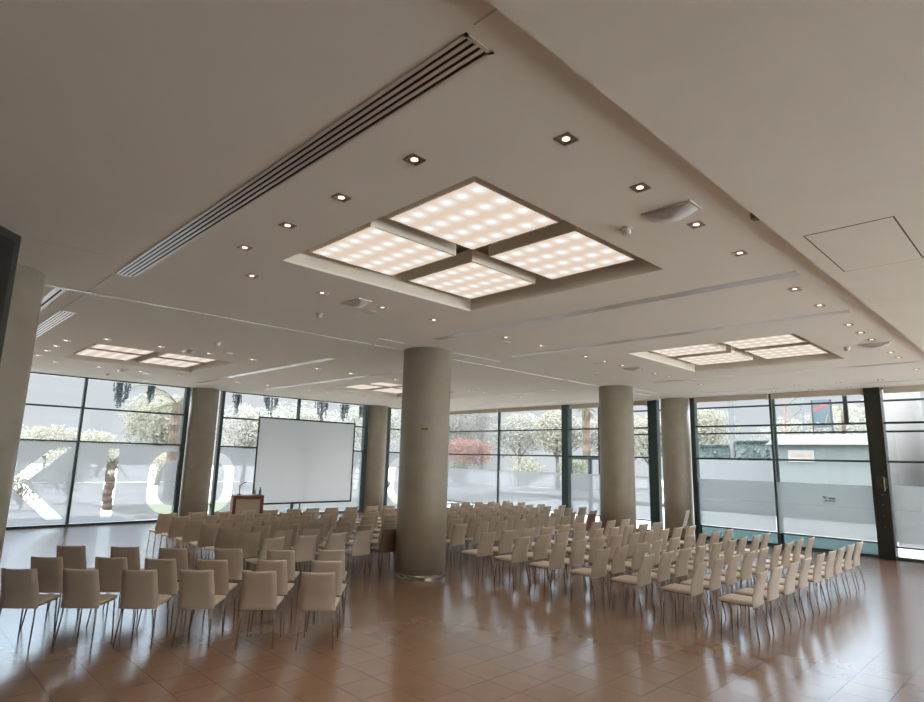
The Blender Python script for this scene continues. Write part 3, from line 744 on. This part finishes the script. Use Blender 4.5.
def tree(x, y, h, r, m, label, th=.35, n=1500, cat='tree', size=.22, group='trees outside the windows', name='tree'):
    o = empty(name, (x, y, -.156)); tag(o, label, cat, group)
    t = MB(); z = h * th
    t.tube([(0, 0, 0), (.1, .05, z*.6), (0, .1, h*.62)], [h*.03, h*.024, h*.012], 8)
    for k in range(4):
        a = k*1.6 + x; t.tube([(0, .05, z), (math.cos(a)*r*.5, math.sin(a)*r*.5, h*.75)], [h*.013, h*.005], 6)
    t.build('trunk', 'bark2', o)
    bl = []
    for k in range(7):
        a = random.uniform(0, 6.28); q = random.uniform(.2, .55)*r; s = random.uniform(.42, .62)*r
        bl.append((math.cos(a)*q, math.sin(a)*q, random.uniform(z + s*.6, h - s*.75), s, s*.8))
    bl.append((0, 0, h - r*.45, r*.5, r*.45)); bl.append((0, 0, (z + h)/2, r*.6, (h - z)*.42))
    leafball('crown', m, o, bl, int(n * 1.9), size * .66)
    return o
def palm(x, y, h, fr, label, tr=.22, n=18, droop=1., m='leafpalm', name='palm_tree', group='palms outside the windows'):
    o = empty(name, (x, y, -.156)); tag(o, label, 'palm tree', group)
    t = MB(); pts = []; rs = []
    k = 14
    for i in range(k + 1):
        pts.append((0.03*math.sin(i), 0, h*i/k)); rs.append(tr * (1.12 if i % 2 else .92))
    t.tube(pts, rs, 10); t.build('trunk', 'bark', o)
    for j in range(n):
        a = 2*PI*j/n + random.uniform(-.15, .15); up = random.uniform(-.45, 1.1); L_ = fr * random.uniform(.8, 1.1)
        g = MB(); prev = None; spine = []
        for i in range(9):
            s = i/8; rr = L_ * (s - .12*s*s); zz = h + L_*(up*s - droop*(.55 + .35*up)*s*s)
            spine.append(Vector((math.cos(a)*rr, math.sin(a)*rr, zz)))
        g.tube(spine, [.02 - .0018*i for i in range(9)], 4)
        side = Vector((-math.sin(a), math.cos(a), 0))
        for i in range(1, 9):
            for q in (0, .33, .66):
                p = spine[i-1].lerp(spine[i], q); d = (spine[i] - spine[i-1]).normalized()
                ll = L_*.17*math.sin(PI*(i + q)/9.6) + .05
                for sg in (-1, 1):
                    e = p + side*sg*ll*.8 + d*ll*.45 - Vector((0, 0, ll*.45))
                    g.quad(p - d*.012, p + d*.015, e, e - d*.006)
        g.build('frond', m, o)
    return o
tree(14.4, 44, 6.3, 3.6, 'leafpale', 'pale rounded tree behind the palm left of the wall column', n=2600)
tree(18.5, 40, 5.6, 3.4, 'leafgrey', 'pale grey tree seen left of the projection screen top', n=2000)
tree(23.5, 41, 6.3, 4.0, 'leafgrey', 'pale tree directly behind the projection screen', n=2000)
tree(30.5, 42, 7.3, 4.2, 'leafgrey', 'pale grey tree seen between the screen and the middle column', n=2200)
tree(10.6, 60, 4.3, 3.0, 'leafpale', 'low pale tree above the K in the left window', n=900)
tree(8.6, 58, 3.6, 1.8, 'leafpale', 'low pale tree at the left edge column', n=600)
tree(14.6, 60, 4.0, 3.2, 'leafpale', 'low pale tree seen above the I in the left window', n=900)
tree(6.3, 30, 2.3, 1.3, 'leafpale', 'small pale bush seen through the upper arm of the K', n=700, th=.15, size=.14, cat='bush', name='bush')
tree(4.2, 27, 1.9, 1.0, 'leafpale', 'small pale bush seen through the inner corner of the K', n=500, th=.12, size=.12, cat='bush', name='bush')
tree(11.9, 34.5, 2.6, 1.7, 'leafpale', 'pale bush seen through the upper curve of the O', n=900, th=.12, size=.14, cat='bush', name='bush')
palm(10.35, 30, 4.5, 2.6, 'palm with a brown trunk left of the wall column in the left window', tr=.24, n=16)
palm(6.93, 26.5, 1.75, 1.0, 'short palm seen through the clear letter I', tr=.17, n=14)
# far side
tree(41, 42.5, 7.4, 4.2, 'leafgrey', 'pale grey tree immediately right of the middle column', n=2400)
tree(43, 36.0, 7.0, 4.0, 'leafgrey', 'pale grey tree behind the red flowering tree', n=2400)
tree(42, 31.0, 7.1, 3.2, 'leafpale', 'tall pale tree left of the dark mullion post', n=2200)
tree(44, 27.5, 6.4, 3.0, 'leafgrey', 'pale grey tree seen right of the dark mullion post', n=2000)
tree(43, 23.0, 6.2, 3.4, 'leafpale', 'pale tree hidden partly by the second column', n=1800)
tree(42, 19.0, 6.4, 2.8, 'leafpale', 'pale tree between the second column and the far wall column', n=1800)
tree(38.0, 38.2, 4.3, 2.7, 'leafred', 'round red flowering tree seen low right of the middle column', n=2200, th=.45, size=.16)
tree(36.5, 37.2, 2.4, 1.5, 'leafgreen', 'low green bush beneath the red flowering tree', n=900, th=.1, size=.14, cat='bush', name='bush')
tree(36, 24.9, 2.8, 1.4, 'leafgreen', 'low green bush outside, left of the dark post foot', n=900, th=.1, size=.14, cat='bush', name='bush')
tree(38, 31, 2.8, 1.9, 'leafpale', 'low pale shrub in the middle of the far window', n=900, th=.1, size=.16, cat='bush', name='bush')
palm(39.5, 26.4, 6.3, 1.0, 'tall thin palm seen left of the second column', tr=.3, n=14)
tree(45, 13.5, 6.0, 3.2, 'leafgrey', 'faint grey tree above the hedge at right', n=1400)
tree(46, 10.5, 6.4, 3.0, 'leafgrey', 'faint grey tree beside the lattice mast', n=1400)
palm(37.5, 8.64, 5.5, 1.4, 'left one of two pale palms right of the billboard', tr=.1, n=14, m='leafpale')
palm(37.5, 7.0, 5.6, 1.4, 'right one of two pale palms right of the billboard', tr=.1, n=14, m='leafpale')
tag(MB().tube([(34.6, 13.45, -.16), (34.6, 13.45, 5.9)], .15, 12).build('outdoor_pole', pbr('pole_grey', (.10, .11, .115), .7, var=.1)), 'tall grey pole outside above the green hedge', 'pole')
# clipped hedges
def hedge(x, y0, y1, z, label):
    g = MB(); o = empty('hedge', (x, (y0+y1)/2, -.16)); tag(o, label, 'hedge')
    l = abs(y1 - y0); MB().box(-.35, .35, -l/2, l/2, 0, z - .1).build('core', 'leafteal', o)
    for k in range(1600):
        a = Vector((random.gauss(0, 1), random.gauss(0, 1), random.gauss(0, 1))).normalized(); b2 = a.orthogonal().normalized(); c2 = a.cross(b2); s = random.uniform(.05, .12)
        p = Vector((random.choice((-.38, random.uniform(-.38, .38))), random.uniform(-l/2, l/2), random.choice((z - .08, random.uniform(0, z)))))
        g.quad(p - b2*s, p - c2*s, p + b2*s, p + c2*s)
    g.build('foliage', 'leafteal', o)
hedge(35, 15.75, 13.72, 3.5, 'clipped teal hedge at left in the first right window'); hedge(34.6, 13.18, 11.1, 3.7, 'taller clipped teal hedge right of the grey pole')
# pale garden wall below them
structure(MB().box(33.6, 33.9, 10.0, 17.0, -.16, 2.45).build('wall_garden', pbr('garden_wall_render', (.10, .11, .115), .8, var=.05)))
# white tent with a small sign
o = empty('white_tent', (31, 8.2, -.16)); tag(o, 'long white tent behind the second right window', 'tent')
MB().box(-.05, 0.05, -2.0, 2.1, 0, 3.35).build('side_sheet', pbr('tent_canvas', (.09, .105, .105), .7, var=.06, scale=1.5), o)
g = MB(); g.quad((-.3, -2.1, 3.35), (-.3, 2.2, 3.35), (1.5, 2.2, 3.9), (1.5, -2.1, 3.9)); g.build('roof_sheet', pbr('tent_roof', (.045, .05, .045), .8, var=.05), o)
MB().box(-.09, -.052, .2, 1.3, 2.55, 3.1).build('sign_board', 'pave', o)
sb = MB()
for k in range(9): sb.box(-.10, -.09, 1.1 - k*.1, 1.16 - k*.1, 2.78, 2.9)
sb.build('sign_lettering', pbr('ochre_letters', (.25, .17, .1), .7, var=.1), o)
# billboard
o = empty('billboard', (34, 8.74, -.16)); tag(o, 'dark outdoor billboard with slanting red lettering', 'billboard')
MB().box(-.06, .06, -.38, .38, 4.3, 5.7).build('board', pbr('billboard_blue_grey', (.055, .08, .095), .5, var=.25, scale=3), o)
MB().box(-.04, .04, -.46, -.40, 0, 5.7).build('leg', 'kerb', o); MB().box(-.04, .04, .40, .46, 0, 5.7).build('leg', 'kerb', o)
rb = MB()
for k in range(6):
    y = .34 - k*.115; z = 5.12 + k*.055
    rb.box(-.07, -.06, y - .075, y, z, z + .16)
rb.build('red_lettering', pbr('red_letters', (.3, .05, .035), .5, var=.1), o)
g = MB(); g.tube([(-.07, .25, 4.55), (-.07, .05, 4.45), (-.07, -.15, 4.5), (-.07, -.28, 4.95)], .035, 6); g.build('drawn_swoosh', pbr('ochre_paint', (.2, .16, .1), .6, var=.1), o)
# lattice mast
o = empty('lattice_mast', (33.2, 9.81, -.16)); tag(o, 'red and grey lattice mast outside the second right window', 'mast')
MB().tube([(0, .42, 0), (0, .42, 6)], .05, 8).build('red_leg', pbr('red_paint', (.19, .12, .10), .6, var=.1), o)
MB().tube([(0, -.42, 0), (0, -.42, 6)], .06, 8).build('grey_leg', pbr('blue_grey_paint', (.10, .12, .13), .6, var=.1), o)
g = MB()
for k in range(8):
    g.tube([(0, .42, k*.75), (0, -.42, k*.75 + .75)], .02, 5); g.tube([(0, -.42, k*.75), (0, .42, k*.75 + .75)], .02, 5)
g.build('bracing', 'bark2', o)
# white cylinder and pale wall outside the right end, with posters
tag(MB().lathe([(1.15, -.16), (1.15, 6)], (23.2, 1.9), n=48).build('white_outdoor_column', pbr('white_render', (.22, .216, .205), .8, var=.04), None, smooth=True), 'huge white round pillar outside the rightmost window', 'pillar')
tag(MB().lathe([(.55, -.16), (.55, 6)], (24.6, 3.95), n=32).build('white_outdoor_column', pbr('grey_white_render', (.12, .12, .117), .8, var=.04), None, smooth=True), 'slimmer pale pillar outside, left of the huge white one', 'pillar')
o = empty('poster_stand', (28, 4.95, -.16)); tag(o, 'outdoor stand with two stacked dark posters beside the steel post', 'poster stand')
MB().box(0, .08, -.35, .28, 0, 5.0).build('backboard', 'kerb', o)
MB().box(-.02, 0, -.25, .18, 3.75, 4.75).build('poster', pbr('poster_teal', (.05, .08, .1), .5, var=.5, scale=5), o)
MB().box(-.02, 0, -.25, .22, 2.5, 3.55).build('poster', pbr('poster_brown', (.1, .08, .07), .5, var=.5, scale=5), o)

# hanging plants under the eaves outside the left windows
structure(MB().box(X0, XW + .5, YW + .5, YW + 1.6, 4.55, 4.7).build('trim_10', 'wall'))
def hanging(x, w, zb, label, n=26):
    o = empty('hanging_plant', (x, YW + .95, 4.5)); tag(o, label, 'hanging plant', 'hanging plants outside the left windows')
    MB().box(-w/2, w/2, -.1, .1, -.06, .05).build('planter', 'kerb', o)
    g = MB()
    for k in range(n):
        px = random.uniform(-w/2, w/2); py = random.uniform(-.12, .12)
        l = (4.5 - zb) * (1 - .55*(abs(px)/(w/2))**1.5) * random.uniform(.75, 1.)
        z = 0; 
        while z < l:
            s = random.uniform(.018, .04); q = random.uniform(0, 3.1); dxx = math.cos(q)*s; dyy = math.sin(q)*s
            jx = random.uniform(-.02, .02)
            g.quad((px + jx - dxx, py - dyy, -z), (px + jx + dxx, py + dyy, -z - .01), (px + jx + dxx*.6, py + dyy*.6, -z - .05), (px + jx - dxx, py - dyy, -z - .04))
            z += .055
        g.tube([(px, py, 0), (px, py, -l)], .003, 3)
    g.build('trailing_leaves', 'leafhang', o)
f_ = (YW + .95) / YW
for x, w, zb, l in ((5.2, .5, 3.33, 'bluish hanging plant above the letter I'), (6.0, .22, 3.62, 'thin hanging plant left of the wall column'), (8.76, .26, 3.45, 'narrow hanging plant right of the wall column'), (10.02, .55, 3.38, 'broad tapering hanging plant above the screen corner'), (12.06, .5, 3.35, 'broad hanging plant above the screen middle'), (13.05, .34, 3.35, 'hanging plant above the right end of the screen'), (13.85, .12, 3.6, 'thin hanging plant beside the wall column right of the screen')):
    hanging(x * f_, w, zb, l)

# ------------------------------------------------------------------ light
wd = bpy.data.worlds.new('World'); bpy.context.scene.world = wd; wd.use_nodes = True
nt = wd.node_tree; nt.nodes.clear(); L = nt.links.new
out = nt.nodes.new('ShaderNodeOutputWorld'); bg = nt.nodes.new('ShaderNodeBackground'); L(bg.outputs[0], out.inputs[0])
tc = nt.nodes.new('ShaderNodeTexCoord'); nz = nt.nodes.new('ShaderNodeTexNoise'); nz.inputs['Scale'].default_value = 2.5; nz.inputs['Detail'].default_value = 5
L(tc.outputs['Generated'], nz.inputs['Vector'])
rp = nt.nodes.new('ShaderNodeValToRGB'); rp.color_ramp.elements[0].position = .3; rp.color_ramp.elements[0].color = (.76, .82, .86, 1); rp.color_ramp.elements[1].position = .7; rp.color_ramp.elements[1].color = (.84, .87, .88, 1)
L(nz.outputs['Fac'], rp.inputs[0]); sx = nt.nodes.new('ShaderNodeSeparateXYZ'); L(tc.outputs['Generated'], sx.inputs[0])
mr = nt.nodes.new('ShaderNodeMapRange'); mr.interpolation_type = 'SMOOTHSTEP'; mr.inputs['From Min'].default_value = .13; mr.inputs['From Max'].default_value = .50
mr.inputs['To Min'].default_value = .555; mr.inputs['To Max'].default_value = SKY_TOP      # hazy sky, far brighter overhead than at the horizon
L(sx.outputs[2], mr.inputs['Value']); L(rp.outputs[0], bg.inputs[0]); L(mr.outputs[0], bg.inputs[1])
sd = bpy.data.lights.new('sun', 'SUN'); sd.energy = 9.0; sd.angle = math.radians(6); sd.color = (1., .975, .95)
so = bpy.data.objects.new('sun', sd); C.objects.link(so)
so.rotation_euler = Vector((.24, .02, -.97)).to_track_quat('-Z', 'Y').to_euler()
# portals guide daylight sampling through the glass walls
def portal(loc, rot, sx, sy):
    d = bpy.data.lights.new('daylight_portal', 'AREA'); d.shape = 'RECTANGLE'; d.size = sx; d.size_y = sy; d.cycles.is_portal = True
    o = bpy.data.objects.new('daylight_portal', d); C.objects.link(o); o.location = loc; o.rotation_euler = rot
portal(((X0 + XW)/2, YW + .2, 2.08), (-PI/2, 0, 0), XW - X0, 4.1)
portal(((X0 + XW)/2, Y0 - .1, 2.08), (PI/2, 0, 0), XW - X0, 4.1)
portal((XW + .2, (Y0 + YW)/2, 2.08), (PI/2, 0, PI/2), YW - Y0, 4.1)

# ------------------------------------------------------------------ camera
R = [[0.7114786968319504, -0.7022299891779872, 0.025905718546173274], [-0.14395138867152318, -0.10956532443318337, 0.983500603650751], [0.6878052498010245, 0.7034688919781281, 0.1790403763546511]]
cd = bpy.data.cameras.new('camera'); cam = bpy.data.objects.new('camera', cd); C.objects.link(cam)
right, up, fwd = [Vector(r) for r in R]
mw = Matrix((( right.x, up.x, -fwd.x, 0), (right.y, up.y, -fwd.y, 0), (right.z, up.z, -fwd.z, 2.1), (0, 0, 0, 1)))
cam.matrix_world = mw
cd.sensor_width = 36; cd.lens = 596.2637727 * 36 / 924; cd.clip_end = 300
sc = bpy.context.scene; sc.camera = cam
sc.view_settings.view_transform = 'Standard'; sc.view_settings.look = 'None'; sc.view_settings.gamma = 1; sc.view_settings.exposure = 0.75
sc.view_settings.use_curve_mapping = False
sc.cycles.max_bounces = 10; sc.cycles.diffuse_bounces = 6; sc.cycles.glossy_bounces = 4; sc.cycles.transparent_max_bounces = 24
sc.cycles.use_denoising = True; sc.cycles.caustics_reflective = True; sc.cycles.caustics_refractive = False; sc.cycles.sample_clamp_indirect = 4
